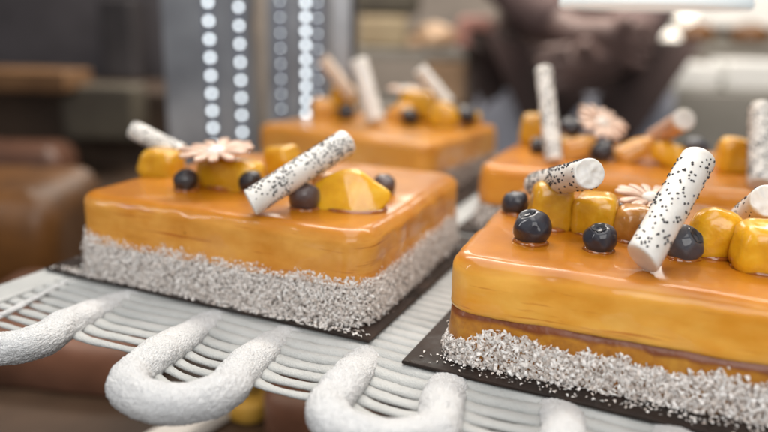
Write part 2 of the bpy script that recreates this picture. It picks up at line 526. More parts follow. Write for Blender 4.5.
# coconut crumbs fallen on the boards
def crumbs(label, x0, x1, y0, y1, n, lmin, lmax, seed):
    g = np.random.default_rng(seed)
    px = g.uniform(x0, x1, n); py = y1 - (y1 - y0) * g.uniform(0, 1, n) ** 1.7
    py = np.maximum(py + g.normal(0, .09, n), y0 + .03)
    ok = g.uniform(0, 1, n) < np.clip((px - x0) / 2.2, 0, 1) ** 1.5 * np.clip((x1 - px) / 2.2, 0, 1) + .04
    px, py = px[ok], py[ok]; n = len(px)
    pos = np.stack([px, py, np.full(n, .03)], 1)
    v, q = shreds(pos, np.tile([0, 0, 1.0], (n, 1)), lmin, lmax, g, True)
    o = link('coconut_crumbs', mesh_np('coconut_crumbs', v, q), M['coconut'], None, (0, 0, BZ), smooth=False)
    return tag(o, label, 'crumbs', None, 'stuff')
crumbs('loose coconut crumbs on the dark board before the left cake', -9.6, 8.6, -7.6, -7.1, 1300, .08, .2, 3)
crumbs('loose coconut crumbs on the dark board before the right cake', 10.7, 27, -8.5, -7.5, 560, .05, .17, 4)

# ------------------------------------------------------------------ blueberries
def berry_mesh(seed):
    bm = bmesh.new()
    bmesh.ops.create_uvsphere(bm, u_segments=40, v_segments=26, radius=1)
    for v in bm.verts:
        p = v.co.copy()
        a = math.acos(max(-1, min(1, p.z)))
        k = 1 + .10 * noise.noise(p * 1.5 + Vector((seed, 0, 0)))
        v.co = Vector((p.x * k, p.y * k, p.z * .88 * k))
        if a < .42: v.co.z -= .16 * (1 - (a / .42) ** 2)
        elif a < .62: v.co.z += .03 * math.sin((a - .42) / .2 * math.pi)
    me = bpy.data.meshes.new('blueberry'); bm.to_mesh(me); bm.free()
    return me
def calyx_mesh():
    vs, fs = [], []
    n = 60
    for r0, z0 in ((.20, .735), (.28, .785), (.32, .81)):
        for i in range(n):
            a = 2 * math.pi * i / n
            lob = .5 + .5 * math.cos(5 * a)
            r = r0 + (.11 * lob if r0 > .31 else 0); z = z0 + (.02 * lob if r0 > .31 else 0)
            vs.append((r * math.cos(a), r * math.sin(a), z))
    for j in range(2):
        for i in range(n):
            a, b = j * n + i, j * n + (i + 1) % n
            fs.append((a, b, b + n, a + n))
    me = bpy.data.meshes.new('calyx'); me.from_pydata(vs, [], fs); me.update()
    return me
BERRY = [berry_mesh(i * 3.1) for i in range(3)]
CAL = calyx_mesh(); CAL.materials.append(M['calyx'])
for b in BERRY:
    b.polygons.foreach_set('use_smooth', [True] * len(b.polygons))
def berry(x, y, z, r, label, mat='berry', tilt=(.5, -.9), group=None):
    me = BERRY[rnd.randrange(3)]
    o = bpy.data.objects.new('blueberry', me); C.objects.link(o)
    if not me.materials: me.materials.append(M['berry'])
    o.material_slots[0].link = 'OBJECT'; o.material_slots[0].material = M[mat]
    o.location = Vector((x, y, z)) * S; o.scale = (r * S,) * 3
    o.rotation_euler = Vector((tilt[0], tilt[1], 1)).to_track_quat('Z', 'Y').to_euler()
    c = bpy.data.objects.new('calyx', CAL); C.objects.link(c); c.parent = o
    sm = c.modifiers.new('thickness', 'SOLIDIFY'); sm.thickness = .03
    return tag(o, label, 'blueberry', group or 'blueberries on the cakes')
Z0 = .05
berry(-3.45, -4.11, 4.85, .68, 'dark blueberry in front of the daisy on the left cake', 'berry_black', (-.6, -.5))
berry(-.53, -2.69, 4.86, .66, 'dark blueberry tucked behind the lower end of the long leaning roll', 'berry_black', (-1, .5))
berry(3.70, -4.35, 4.92, .76, 'brownish glazed blueberry beside the faceted mango wedge, under the long roll', 'berry_glazed', (-.4, 1.0))
berry(2.30, -.35, 4.85, .56, 'small dark blueberry glimpsed behind the long roll on the left cake', 'berry_black', (0, 1))
berry(5.62, .45, 4.84, .58, 'blueberry half hidden behind the right end of the mango wedge', 'berry_glazed', (.6, .3))
berry(12.6, -.25, 4.85, .66, 'blueberry furthest left on the nearest cake, at the back of the mango cube', 'berry', (-.7, .4))
berry(14.3, -4.26, 4.97, .79, 'largest blueberry at the front left of the nearest cake', 'berry', (-.35, -.25))
berry(16.96, -4.11, 4.86, .67, 'blueberry alone on the glaze in front of the second mango cube', 'berry', (-.1, -.5))
berry(17.30, .25, 4.86, .68, 'dark blueberry peeking out behind the second mango cube', 'berry', (1, 0))
berry(19.95, -3.45, 4.93, .76, 'blueberry behind the leaning roll of the nearest cake', 'berry_grey', (1, -.5))
berry(22.77, 1.2, 4.95, .70, 'greyish blueberry at the right edge of the frame behind the bright mango piece', 'berry_grey', (.2, -.2))
berry(9.95, 17.1, 4.86, .68, 'lower blueberry left of the upright roll on the back right cake', 'berry_black', (-.5, -.4))
berry(14.3, 16.6, 4.98, .80, 'blueberry in front of the daisy on the back right cake', 'berry', (-.3, -.8))
berry(19.97, 21.2, 5.05, .88, 'dark blueberry near the peach roll on the back right cake', 'berry_grey', (.2, .6))
berry(12.05, 17.2, 6.35, .74, 'blueberry raised on fruit right of the upright roll on the back right cake', 'berry', (.3, -.6))
berry(-9.7, 25.6, 5.05, .86, 'left of the three blurred blueberries in front on the back left cake', 'berry_black', (0, -1))
berry(-3.2, 25.2, 5.1, .88, 'middle blurred blueberry with a white glint on the back left cake', 'berry_black', (.3, .3))
berry(1.45, 26.9, 5.45, .88, 'blurred blueberry at the right end of the fruit on the back left cake', 'berry_black', (.6, -.2))
berry(-12.0, 28.0, 6.0, .62, 'small blurred blueberry at the left end of the fruit on the back left cake', 'berry_black', (-.6, .2))

# ------------------------------------------------------------------ mango
def mango(x, y, z, hx, hy, hz, rz, label, mat='mango', e=5.0, tilt=(0, 0), wedge=0.0, nz=.10, group='mango pieces on the cakes', lean=0.0):
    bm = bmesh.new()
    bmesh.ops.create_cube(bm, size=2)
    bmesh.ops.subdivide_edges(bm, edges=bm.edges[:], cuts=11, use_grid_fill=True)
    sd = rnd.uniform(0, 50)
    for v in bm.verts:
        p = v.co
        k = (abs(p.x) ** e + abs(p.y) ** e + abs(p.z) ** e) ** (-1 / e)
        p = p * k
        w = 1.0
        if wedge:
            w = 1 - wedge * max(0, p.x + .25) ** 1.1 if p.z > 0 else 1
            p = Vector((p.x, p.y * (1 - .35 * wedge * max(0, p.z)), p.z * w))
        p = Vector(((p.x + lean * p.z) * hx * (1 - .08 * p.z), p.y * hy * (1 - .08 * p.z), p.z * hz))
        n = noise.noise(p * .8 + Vector((sd, 0, 0))) * nz * 1.4 + noise.noise(p * 2.2 + Vector((0, sd, 0))) * nz * .45
        v.co = p + p.normalized() * n
    o = link('mango_piece', bm_mesh('mango_piece', bm), M[mat], None, (x, y, z))
    o.rotation_euler = (tilt[0], tilt[1], rz)
    return tag(o, label, 'mango piece', group)
mango(-7.15, -1.7, 4.98, 1.05, .9, .84, .25, 'mango cube at the left end of the left cake, under the small roll', 'mango', 4.5, (0, .12))
mango(-2.0, -2.3, 5.05, 1.85, .9, .88, .05, 'long mango block under the daisy on the left cake', 'mango', 4.5, (0, .03))
mango(-1.3, 1.7, 5.08, 1.0, .8, .98, -.3, 'mango piece behind the long roll near its middle, left cake', 'mango', 5, (.1, -.2))
def wedge():
    P = [(-1.8, -.35, .42), (-1.75, .4, .35), (-.45, -.25, 1.12), (.25, .35, 1.1), (.55, -.3, .95), (1.85, .05, .12), (-1.45, -.85, -.75), (.1, -1.15, -.8), (1.35, -.8, -.75), (1.6, .7, -.75), (-1.4, .8, -.75), (1.8, -.35, -.3)]
    bm = bmesh.new()
    for p in P: bm.verts.new(p)
    r = bmesh.ops.convex_hull(bm, input=bm.verts[:])
    bmesh.ops.dissolve_limit(bm, angle_limit=.12, verts=bm.verts[:], edges=bm.edges[:])
    bmesh.ops.bevel(bm, geom=bm.edges[:], offset=.13, segments=3, affect='EDGES', profile=.5)
    bmesh.ops.triangulate(bm, faces=bm.faces[:])
    bmesh.ops.subdivide_edges(bm, edges=bm.edges[:], cuts=2)
    for v in bm.verts:
        v.co += v.co.normalized() * (noise.noise(v.co * 1.1) * .10 + noise.noise(v.co * 3) * .03)
    bmesh.ops.smooth_vert(bm, verts=bm.verts[:], factor=.5, use_axis_x=True, use_axis_y=True, use_axis_z=True)
    o = link('mango_piece', bm_mesh('mango_piece', bm), M['mango_bright'], None, (5.5, -3.0, 5.12))
    o.rotation_euler = (0, 0, .3)
    tag(o, 'large faceted mango wedge at the right end of the left cake', 'mango piece', 'mango pieces on the cakes')
wedge()
mango(2.9, -.9, 4.9, .75, .5, .6, .3, 'small amber glazed scrap under the upper half of the long roll', 'mango_brown', 3)
mango(14.5, -1.6, 5.32, .92, .85, 1.06, .35, 'upright mango cube under the white-ended roll on the nearest cake', 'mango', 4.2, (.03, .12), lean=-.08)
mango(16.35, -1.5, 5.12, .95, .85, .9, -.05, 'second mango cube, right of the upright one on the nearest cake', 'mango', 4.5, (.05, 0))
mango(18.1, -1.8, 4.98, 1.0, .8, .86, .4, 'brown glazed mango lump behind the leaning roll on the nearest cake', 'mango_brown', 2.8)
mango(21.0, -2.4, 5.18, 1.0, .85, 1.1, .3, 'bright mango wedge right of the leaning roll on the nearest cake', 'mango_bright', 2.8, (0, .15), .2)
mango(22.75, -3.4, 5.15, 1.15, .95, 1.0, .15, 'bright rounded mango piece cut by the right frame edge', 'mango_bright', 3.6)
mango(8.75, 20.5, 5.55, .95, .75, 1.22, .2, 'mango cube behind the left edge of the upright roll, back right cake', 'mango', 4.5)
mango(12.65, 16.6, 5.05, 1.35, .7, .75, .5, 'flat mango slice between two blueberries on the back right cake', 'mango_peach', 3.2, (0, -.35))
mango(11.9, 18.2, 5.0, .9, .8, .7, .1, 'mango piece under the raised blueberry on the back right cake', 'mango', 3.6)
mango(16.3, 17.3, 5.15, 1.45, .75, .65, .55, 'slanting peach slice in the middle of the back right cake', 'mango_peach', 3.0, (0, -.42))
mango(18.5, 17.2, 5.12, 1.2, .8, .75, -.4, 'orange slice under the peach roll on the back right cake', 'mango_bright', 3.2, (0, .3))
mango(22.3, 17.2, 5.35, 1.05, .85, 1.15, .2, 'tall mango cube near the right roll on the back right cake', 'mango_bright', 4)
mango(-11.2, 27.8, 5.75, 1.2, .9, 1.6, .2, 'blurred mango cube between the two left rolls on the back left cake', 'mango', 4.2)
mango(-5.0, 27.0, 5.1, 1.3, .9, .85, .3, 'blurred mango slice right of the middle roll on the back left cake', 'mango_peach', 3.4, (0, -.3))
mango(-3.7, 28.6, 5.75, 2.0, .9, 1.35, 0, 'long blurred mango block in the middle of the back left cake', 'mango', 4.2)
mango(-.25, 26.0, 5.3, 1.35, .9, 1.2, .3, 'blurred mango wedge under the right roll on the back left cake', 'mango', 3.4, (0, .35), .4)
mango(-12.6, 26.4, 5.1, 1.1, .9, .9, .4, 'blurred mango piece at the left end of the back left cake', 'mango_peach', 3.4)
mango(1.3, 28.6, 4.95, .9, .8, .62, .1, 'low mango slice behind the last blueberry on the back left cake', 'mango', 3.6)

def glaze_beads(cake, mat, spots):
    """clear glaze that has crept up round the foot of each piece of fruit"""
    inv = Matrix.Rotation(-cake.rotation_euler.z, 4, 'Z')
    c = cake.location / S
    for x, y, rx, ry, a0 in spots:
        vs, fs = [], []
        n, k = 44, 10
        sd = rnd.uniform(0, 60); b0 = len(vs)
        for i in range(n):
            a = 2 * math.pi * i / n
            q = Vector((math.cos(a), math.sin(a), 0))
            t = .13 + .09 * noise.noise(Vector((q.x * 1.5 + sd, q.y * 1.5, 0)))
            px, py = q.x * rx, q.y * ry
            w = Vector((x + px * math.cos(a0) - py * math.sin(a0), y + px * math.sin(a0) + py * math.cos(a0), 0))
            nn = (w - Vector((x, y, 0))).normalized()
            l = inv @ (w - Vector((c.x, c.y, 0))); nn = inv @ nn
            for j in range(k):
                b = 2 * math.pi * j / k
                vs.append((l.x + nn.x * t * 1.3 * math.cos(b), l.y + nn.y * t * 1.3 * math.cos(b), H + .015 + t * .9 * math.sin(b)))
        for i in range(n):
            for j in range(k):
                i2, j2 = (i + 1) % n, (j + 1) % k
                fs.append((b0 + i * k + j, b0 + i2 * k + j, b0 + i2 * k + j2, b0 + i * k + j2))
        link('glaze_bead', mesh_from('glaze_bead', vs, fs), mat, cake)
M['bead'] = simple('wet_amber_glaze', (.26, .07, .008), (.40, .13, .02), .08, 120, 0, None, .001, .3, (1, .5, .1), .004, 1.0, .03)
glaze_beads(CAKES[0], M['bead'], [(-3.45, -4.11, .45, .45, 0), (-.53, -2.69, .45, .45, 0), (3.7, -4.35, .55, .55, 0), (5.5, -3.1, 1.55, .95, .12), (-2, -2.3, 1.6, .8, .05), (-7.15, -1.7, .9, .78, .25), (2.9, -.9, .6, .5, .3)])
glaze_beads(CAKES[1], M['bead'], [(12.6, -.25, .45, .45, 0), (14.3, -4.26, .56, .56, 0), (16.96, -4.11, .45, .45, 0), (19.95, -3.45, .55, .55, 0), (14.5, -1.6, .8, .75, .35), (16.35, -1.5, .85, .75, 0), (18.1, -1.8, .85, .65, .4), (21, -2.4, .85, .7, .3), (22.75, -3.4, 1, .8, .15)])

# ------------------------------------------------------------------ seeded rolls
def icos():
    bm = bmesh.new(); bmesh.ops.create_icosphere(bm, subdivisions=1, radius=1)
    bm.verts.ensure_lookup_table()
    v = np.array([v.co for v in bm.verts]); f = [[x.index for x in p.verts] for p in bm.faces]
    bm.free(); return v, f
IV, IF = icos()
def roll(A, B, r, label, nseed=220, mat='white_choc', dense_up=0.0, dense_end=0.0, sr=.042, cap=False, cut=0.0):
    A, B = Vector(A), Vector(B)
    d = B - A; L = d.length
    n, rows = 48, 26
    sd = rnd.uniform(0, 40)
    vs, fs = [], []
    prof = [(0, .0), (0, .2), (0, .4), (0, .55), (0, .7), (0, .86), (.02, .94), (.07, 1)] + [(.07 + (L - .14) * i / rows, 1) for i in range(1, rows)] + [(L - .07, 1), (L - .02, .94), (L, .86), (L, .7), (L, .55), (L, .4), (L, .2), (L, .0)]
    for j, (z, k) in enumerate(prof):
        for i in range(n):
            a = 2 * math.pi * i / n
            e = 1 + .03 * noise.noise(Vector((math.cos(a) * .9 + sd, math.sin(a) * .9, z * .7))) + .012 * noise.noise(Vector((math.cos(a) * 3, math.sin(a) * 3 + sd, z * 2)))
            rr = r * max(k, .02) * e
            zz = z + (cut * math.cos(a) * r * k * max(0, 1 - z / 1.5))
            if k < .9 and z > L / 2: zz += .09 * noise.noise(Vector((math.cos(a) * k * 2.6, math.sin(a) * k * 2.6, sd))) - .03 * abs(math.sin(a * .5 + k * 9))
            vs.append((rr * math.cos(a), rr * math.sin(a), zz))
    m = len(prof)
    for j in range(m - 1):
        for i in range(n):
            a, b = j * n + i, j * n + (i + 1) % n
            fs.append((a, b, b + n, a + n))
    fs.append(tuple(reversed(range(n)))); fs.append(tuple(range((m - 1) * n, m * n)))
    o = link('chocolate_roll', mesh_from('chocolate_roll', vs, fs), M[mat], None, A)
    rot = d.to_track_quat('Z', 'Y')
    o.rotation_euler = rot.to_euler()
    upl = rot.inverted() @ Vector((0, 0, 1))
    au = math.atan2(upl.y, upl.x)
    tag(o, label, 'chocolate roll', 'white chocolate rolls with poppy seeds')
    sv, sf, cnt = [], [], 0
    while cnt < nseed:
        a = rnd.uniform(-math.pi, math.pi)
        z = rnd.uniform(.1, L - .08)
        if dense_up and rnd.random() > (.5 + .5 * math.cos(a - .5)) * dense_up + (1 - dense_up): continue
        if dense_end and rnd.random() > (z / L) * dense_end + (1 - dense_end): continue
        if noise.noise(Vector((math.cos(a) * 1.5, math.sin(a) * 1.5, z * 1.3 + sd))) < -.32: continue
        a += au
        if z < .13 + cut * r * math.cos(a): continue
        c = Vector((r * math.cos(a), r * math.sin(a), z))
        rr = sr * rnd.uniform(.75, 1.2)
        k0 = len(sv)
        for p in IV: sv.append((c.x + p[0] * rr, c.y + p[1] * rr, c.z + p[2] * rr * 1.2))
        for f in IF: sf.append(tuple(k0 + q for q in f))
        cnt += 1
    s = link('poppy_seeds', mesh_from('poppy_seeds', sv, sf), M['seed'], o)
    s['kind'] = 'stuff'
    if cap: link('white_end', lathe('white_end', [(.05, L - .3), (r * 1.03, L - .3), (r * 1.03, L + .02), (r * .92, L + .06), (.05, L + .05)], 40), M['white_choc'], o)
    return o
roll((2.30, -6.70, 4.98), (4.80, -2.2, 7.36), .62, 'long seeded roll leaning across the fruit of the left cake', 470, dense_up=.8, dense_end=.4, sr=.042, cut=.25)
roll((-7.0, -.2, 5.35), (-9.85, -1.0, 6.58), .54, 'small seeded roll on the mango cube at the left end of the left cake', 190, dense_up=.1, sr=.05)
roll((13.2, 1.1, 5.55), (16.35, -4.45, 7.45), .60, 'roll lying on mango cubes with its round white end towards the viewer, nearest cake', 300, dense_up=.92, sr=.05)
roll((18.66, -6.20, 4.92), (20.05, -2.0, 8.02), .645, 'thick roll leaning steeply on fruit in the middle of the nearest cake', 260, dense_up=.1, sr=.048, cut=.3)
roll((22.25, 1.5, 5.0), (22.75, -1.2, 6.5), .66, 'short roll with a peach dusted end at the right edge of the nearest cake', 110, 'white_choc', dense_up=.8)
roll((11.85, 12.9, 4.62), (9.95, 16.5, 10.2), .56, 'tall upright seeded roll on the back right cake', 420, sr=.062)
roll((17.4, 19.0, 5.85), (19.1, 15.5, 7.6), .66, 'short peach coloured roll with a white end on the back right cake', 20, 'peach_choc', sr=.04, cap=True)
roll((23.5, 11.9, 4.65), (23.2, 16.0, 8.6), .66, 'seeded roll at the right edge of the frame on the back right cake', 330, sr=.062)
roll((-9.4, 26.2, 6.4), (-11.9, 25.0, 9.75), .62, 'blurred tan tinted roll furthest left on the back left cake', 60, 'tan_choc')
roll((-5.7, 23.5, 4.7), (-7.8, 24.1, 9.85), .78, 'blurred white roll standing upright in the middle of the back left cake', 110, sr=.055)
roll((-.3, 27.0, 6.3), (-2.8, 26.0, 9.25), .58, 'blurred seeded roll leaning to the left on the back left cake', 110, sr=.055)
# ------------------------------------------------------------------ daisies
def petal_mesh(L, w):
    vs, fs = [], []
    nu, nv = 14, 8
    for top in (1, 0):
        for i in range(nu + 1):
            u = i / nu
            wd = w * (.35 + .75 * math.sin(min(1, u * 1.02) * math.pi * .62)) * (1 if u < .82 else math.sqrt(max(0, 1 - ((u - .82) / .185) ** 2)))
            for j in range(nv + 1):
                v = j / nv * 2 - 1
                zc = .10 * math.sin(u * 2.6) - .05 * u + .07 * (1 - v * v) * math.sin(min(1, u * 1.1) * math.pi) - .035 * math.exp(-(v / .18) ** 2)
                vs.append((.25 + L * u, v * wd, zc if top else zc * .4 - .12))
    k = (nu + 1) * (nv + 1)
    for t in (0, 1):
        for i in range(nu):
            for j in range(nv):
                a = t * k + i * (nv + 1) + j
                f = (a, a + nv + 1, a + nv + 2, a + 1)
                fs.append(f if t == 0 else tuple(reversed(f)))
    bd = [i * (nv + 1) for i in range(nu + 1)] + [nu * (nv + 1) + j for j in range(1, nv + 1)] + [i * (nv + 1) + nv for i in range(nu - 1, -1, -1)] + list(range(nv - 1, 0, -1))
    for a, b in zip(bd, bd[1:] + bd[:1]): fs.append((b, a, a + k, b + k))
    return mesh_from('petal', vs, fs)
def daisy(x, y, z, R, tilt, label, np_=13):
    t = empty('chocolate_daisy', (x, y, z)); t.rotation_euler = (tilt[0], tilt[1], 0)
    tag(t, label, 'chocolate daisy', 'peach chocolate daisies on the cakes')
    me = petal_mesh(R - .25, R * .122)
    me.materials.append(M['petal'])
    me.polygons.foreach_set('use_smooth', [True] * len(me.polygons))
    for i in range(np_):
        p = bpy.data.objects.new('petal', me); C.objects.link(p); p.parent = t
        p.rotation_euler = (rnd.uniform(-.12, .12), rnd.uniform(-.08, .05) - .06, 2 * math.pi * i / np_ + rnd.uniform(-.04, .04))
        p.location = Vector((0, 0, .012 * (i % 2))) * S
        k = rnd.uniform(.92, 1.06); p.scale = (k, k, 1)
    pr = [(.02, -.1), (R * .24, -.08), (R * .27, .02), (R * .25, .12), (R * .17, .22), (R * .08, .28), (.015, .30)]
    link('centre_drop', lathe('centre_drop', pr, 32), M['drop'], t, (0, 0, .06))
daisy(-2.3, -3.1, 6.28, 1.95, (.13, -.02), 'peach chocolate daisy with a white centre on the left cake')
daisy(18.45, -.1, 5.75, 1.5, (.15, .12), 'peach daisy half hidden behind the leaning roll on the nearest cake')
daisy(13.9, 18.2, 6.65, 1.85, (.35, .42), 'blurred peach daisy tilted beside the raised blueberry on the back right cake')
daisy(-5.6, 29.6, 7.0, 1.7, (.02, .0), 'blurred peach daisy lying on the mango of the back left cake')

# ------------------------------------------------------------- camera and room
cam_pos = Vector((19.7581, -31.1962, 12.6324))
right = Vector((.9098, .4143, .02488)); up = Vector((-.1313, .23042, .96419)); fwd = Vector((-.39373, .88049, -.26403))
cd = bpy.data.cameras.new('camera'); cam = bpy.data.objects.new('camera', cd); C.objects.link(cam)
mw = Matrix.Identity(4)
for i in range(3):
    mw[i][0] = right[i]; mw[i][1] = up[i]; mw[i][2] = -fwd[i]; mw[i][3] = cam_pos[i] * S
cam.matrix_world = mw
cd.sensor_width = 36; cd.lens = 688.5 / 768 * 36
cd.clip_start = .01; cd.clip_end = 60
cd.dof.use_dof = True; cd.dof.focus_distance = .268; cd.dof.aperture_fstop = 3.8
scene.camera = cam

RY = .4205                                       # the shop behind stands square to this direction
RX, FY = Vector((math.cos(RY), math.sin(RY), 0)), Vector((-math.sin(RY), math.cos(RY), 0))
O = Vector((cam_pos.x, cam_pos.y, 0))
def room(x, dist, z=0.0): return O + RX * x + FY * dist + Vector((0, 0, z))

def room_box(name, x0, x1, d0, d1, z0, z1, mat, label=None, cat=None, bev=.4, parent=None, group=None, smooth=False):
    cx, cdist = (x0 + x1) / 2, (d0 + d1) / 2
    hx, hd = (x1 - x0) / 2, (d1 - d0) / 2
    me = box_mesh(name, (-hx, -hd, 0), (hx, hd, z1 - z0), bev, 3)
    o = link(name, me, mat, parent, None, smooth)
    if parent is None:
        o.location = room(cx, cdist, z0) * S; o.rotation_euler = (0, 0, RY)
        if label: tag(o, label, cat, group)
    else:
        o.matrix_world = Matrix.Translation(room(cx, cdist, z0) * S) @ Matrix.Rotation(RY, 4, 'Z')
        o.matrix_parent_inverse = parent.matrix_world.inverted() if False else Matrix.Identity(4)
        o.location = Vector((cx, cdist, z0)) * S - Vector((parent['px'], parent['pd'], parent['pz'])) * S
        o.rotation_euler = (0, 0, 0)
    return o
def room_empty(name, x, d, z, label, cat, group=None):
    t = empty(name, room(x, d, z), RY); t['px'] = x; t['pd'] = d; t['pz'] = z
    return tag(t, label, cat, group)

M['wall'] = simple('taupe_wall', (.15, .13, .115), (.30, .26, .225), .7, 3.5)
M['floor'] = simple('dark_floor', (.05, .04, .035), (.11, .085, .07), .4, 8)
M['darkpanel'] = simple('dark_panel', (.018, .016, .018), (.05, .045, .048), .5, 9)
M['greypanel'] = simple('grey_panel', (.032, .029, .033), (.065, .06, .068), .5, 8)
M['wood'] = simple('warm_wood', (.11, .052, .018), (.19, .098, .04), .5, 12)
M['brown'] = simple('dark_brown_board', (.03, .018, .011), (.065, .04, .025), .5, 12)
M['olive'] = simple('olive_card', (.055, .046, .034), (.09, .078, .055), .6, 12)
M['steel'] = simple('brushed_steel', (.42, .44, .47), (.56, .58, .61), .32, 40, metal=.55)
M['darksteel'] = simple('dark_steel', (.17, .18, .20), (.34, .36, .39), .28, 14, metal=.45)  # darker grey steel for the light posts and lamp brackets
M['ochre'] = simple('ochre_pastry', (.42, .24, .03), (.55, .34, .06), .6, 60)
M['strip'] = simple('led_strip', (.12, .14, .18), (.18, .20, .25), .4, 30)
M['crust'] = simple('baked_crust', (.085, .034, .008), (.165, .068, .015), .45, 25, .3, 80)
M['choc'] = simple('brown_crust', (.075, .034, .020), (.17, .08, .05), .45, 18, .3, 80)
M['beige'] = simple('beige_card', (.30, .23, .14), (.40, .32, .20), .6, 14)
M['bun'] = simple('pale_bun', (.46, .29, .17), (.58, .40, .26), .5, 14)
M['pink'] = simple('pink_card', (.40, .19, .16), (.46, .24, .20), .6, 14)
M['tan'] = simple('tan_paper', (.30, .19, .11), (.40, .26, .16), .7, 10)
M['whiteware'] = simple('white_ware', (.72, .73, .72), (.82, .82, .80), .3, 12)
M['greystone'] = simple('grey_counter', (.20, .19, .165), (.29, .275, .25), .5, 8)
M['mauve'] = simple('mauve_brown_cloth', (.10, .065, .062), (.16, .11, .108), .85, 10)
M['darkcloth'] = simple('dark_brown_cloth', (.028, .017, .016), (.06, .036, .034), .85, 10)
M['apron'] = simple('pale_blue_cloth', (.26, .275, .33), (.33, .345, .41), .85, 10)
M['skin'] = simple('skin', (.12, .078, .070), (.16, .105, .095), .5, 10, sss=.1)
M['hair'] = simple('dark_hair', (.015, .011, .010), (.04, .03, .025), .5, 60)
M['glow_disc'] = simple('glowing_enamel', (.84, .90, .91), (.88, .93, .94), .3, 10)
for n_ in M['glow_disc'].node_tree.nodes:
    if n_.type == 'BSDF_PRINCIPLED': n_.inputs['Emission Color'].default_value = (.80, .93, .95, 1); n_.inputs['Emission Strength'].default_value = .38  # glow added to brighten the underside of the white disc
m, nt, b = new_mat('led_light')
b.inputs['Base Color'].default_value = (.9, .95, 1, 1)
b.inputs['Emission Color'].default_value = (.88, .96, 1, 1); b.inputs['Emission Strength'].default_value = 4.6
M['led'] = m
m, nt, b = new_mat('bulb_light')
b.inputs['Emission Color'].default_value = (1, .90, .74, 1); b.inputs['Emission Strength'].default_value = 1.6
M['bulb'] = m

# shop floor and the lower shelf of the case
tag(link('shop_floor', box_mesh('shop_floor', (-400, -300, -92), (400, 400, -90), 0), M['floor'], None, (0, 0, 0), False), kind='structure')
tag(link('lower_shelf', box_mesh('lower_shelf', (-110, -34, -12.8), (44, 74, -12), .1), M['brown'], None, (0, 0, 0), False), kind='structure')
room_box('back_wall', -230, 230, 260, 270, -90, 190, M['wall'], 'taupe back wall of the shop, far out of focus', 'wall')

# things on the lower shelf
def loaf(name, x, y, z, w, d, h, rz, mat, label, cat, rim=1.6):
    prof = [(0, .3), (.3, 0)] + [(h - rim + rim * math.sin(a), rim * (1 - math.cos(a))) for a in np.linspace(0, math.pi / 2, 8)] + [(h + .1, rim + 1.2)]
    o = link(name, slab(name, w, d, 2.0, prof, 120, .25, x, .25), mat, None, (x, y, z))
    o.rotation_euler = (0, 0, rz)
    return tag(o, label, cat)
dp = room(-41.5, 68)
loaf('glazed_cake', dp.x, dp.y, -12, 21, 15, 9.4, RY, M['crust'], 'blurred brown orange cake at the left edge beyond the tray', 'cake', 3.5)
loaf('brown_loaf', -21.5, 3.5, -12, 17, 13, 4.2, .3, M['choc'], 'blurred reddish brown loaf on the shelf below the tray', 'loaf')
loaf('brown_loaf', 2.5, 4.0, -12, 8.5, 12, 5.0, .1, M['choc'], 'blurred brown loaf below the tray beside the yellow block', 'loaf')
loaf('yellow_pastry', -4.4, 2.6, -12, 2.8, 4.5, 1.6, .2, M['ochre'], 'small yellow block seen below the gap in the tray rim', 'pastry', .5)
tag(link('white_tray', box_mesh('white_tray', (-1.1, -9, 0), (1.1, 6, 1.1), .3, 3), M['whiteware'], None, (-6.2, -1.0, -12)), 'pale narrow tray on the shelf below the scalloped rim', 'tray').rotation_euler = (0, 0, -.12)

# LED posts
def led_post(x0, x1, d0, d1, strips, label, mat, front=True):
    cx = (x0 + x1) / 2
    t = room_empty('led_post', cx, d0, -12, label, 'light post', 'steel light posts behind the cakes')
    room_box('channel', x0, x1, d0 + .3, d1, -12, 46, mat, parent=t, bev=.15)
    bm = bmesh.new(); bmesh.ops.create_uvsphere(bm, u_segments=14, v_segments=8, radius=.27)
    led = bm_mesh('led', bm); led.materials.append(M['led'])
    led.polygons.foreach_set('use_smooth', [True] * len(led.polygons))
    for sx, pitch, sc, z0, z1 in strips:
        room_box('strip', sx - .55, sx + .55, d0 + .12, d0 + .297, -6, 30, M['strip'], parent=t, bev=.04)
        z = z0
        while z < z1:
            l = bpy.data.objects.new('led', led); C.objects.link(l); l.parent = t
            l.location = Vector((sx - cx, .1, z + 12)) * S; l.scale = (sc, sc * .5, sc)
            z += pitch
    return t
led_post(-24.0, -14.6, 75, 79, [(-18.95, 1.88, 1.0, -2.2, 19), (-15.75, 1.88, .92, -2.6, 19)], 'wide steel light post with two rows of round white lights, left', M['darksteel'])
led_post(-13.0, -6.6, 75.5, 79, [(-8.8, 1.45, 1.0, -1, 19), (-11.5, 1.6, .42, -1, 19), (-7.5, 1.6, .42, -1, 19)], 'steel light post with one bright dense row of white lights', M['darksteel'])  # the two rows of small lights imitate reflections of the bright row
t = room_empty('steel_post', -5.1, 79, -12, 'plain pale grey post right of the light rows', 'post')
room_box('channel', -6.5, -4.2, 79, 82, -12, 46, M['steel'], parent=t, bev=.2)
room_box('dark_edge', -4.197, -3.6, 79.4, 81.5, -12, 46, M['darkpanel'], parent=t, bev=.1)  # dark strip along the right edge of the post

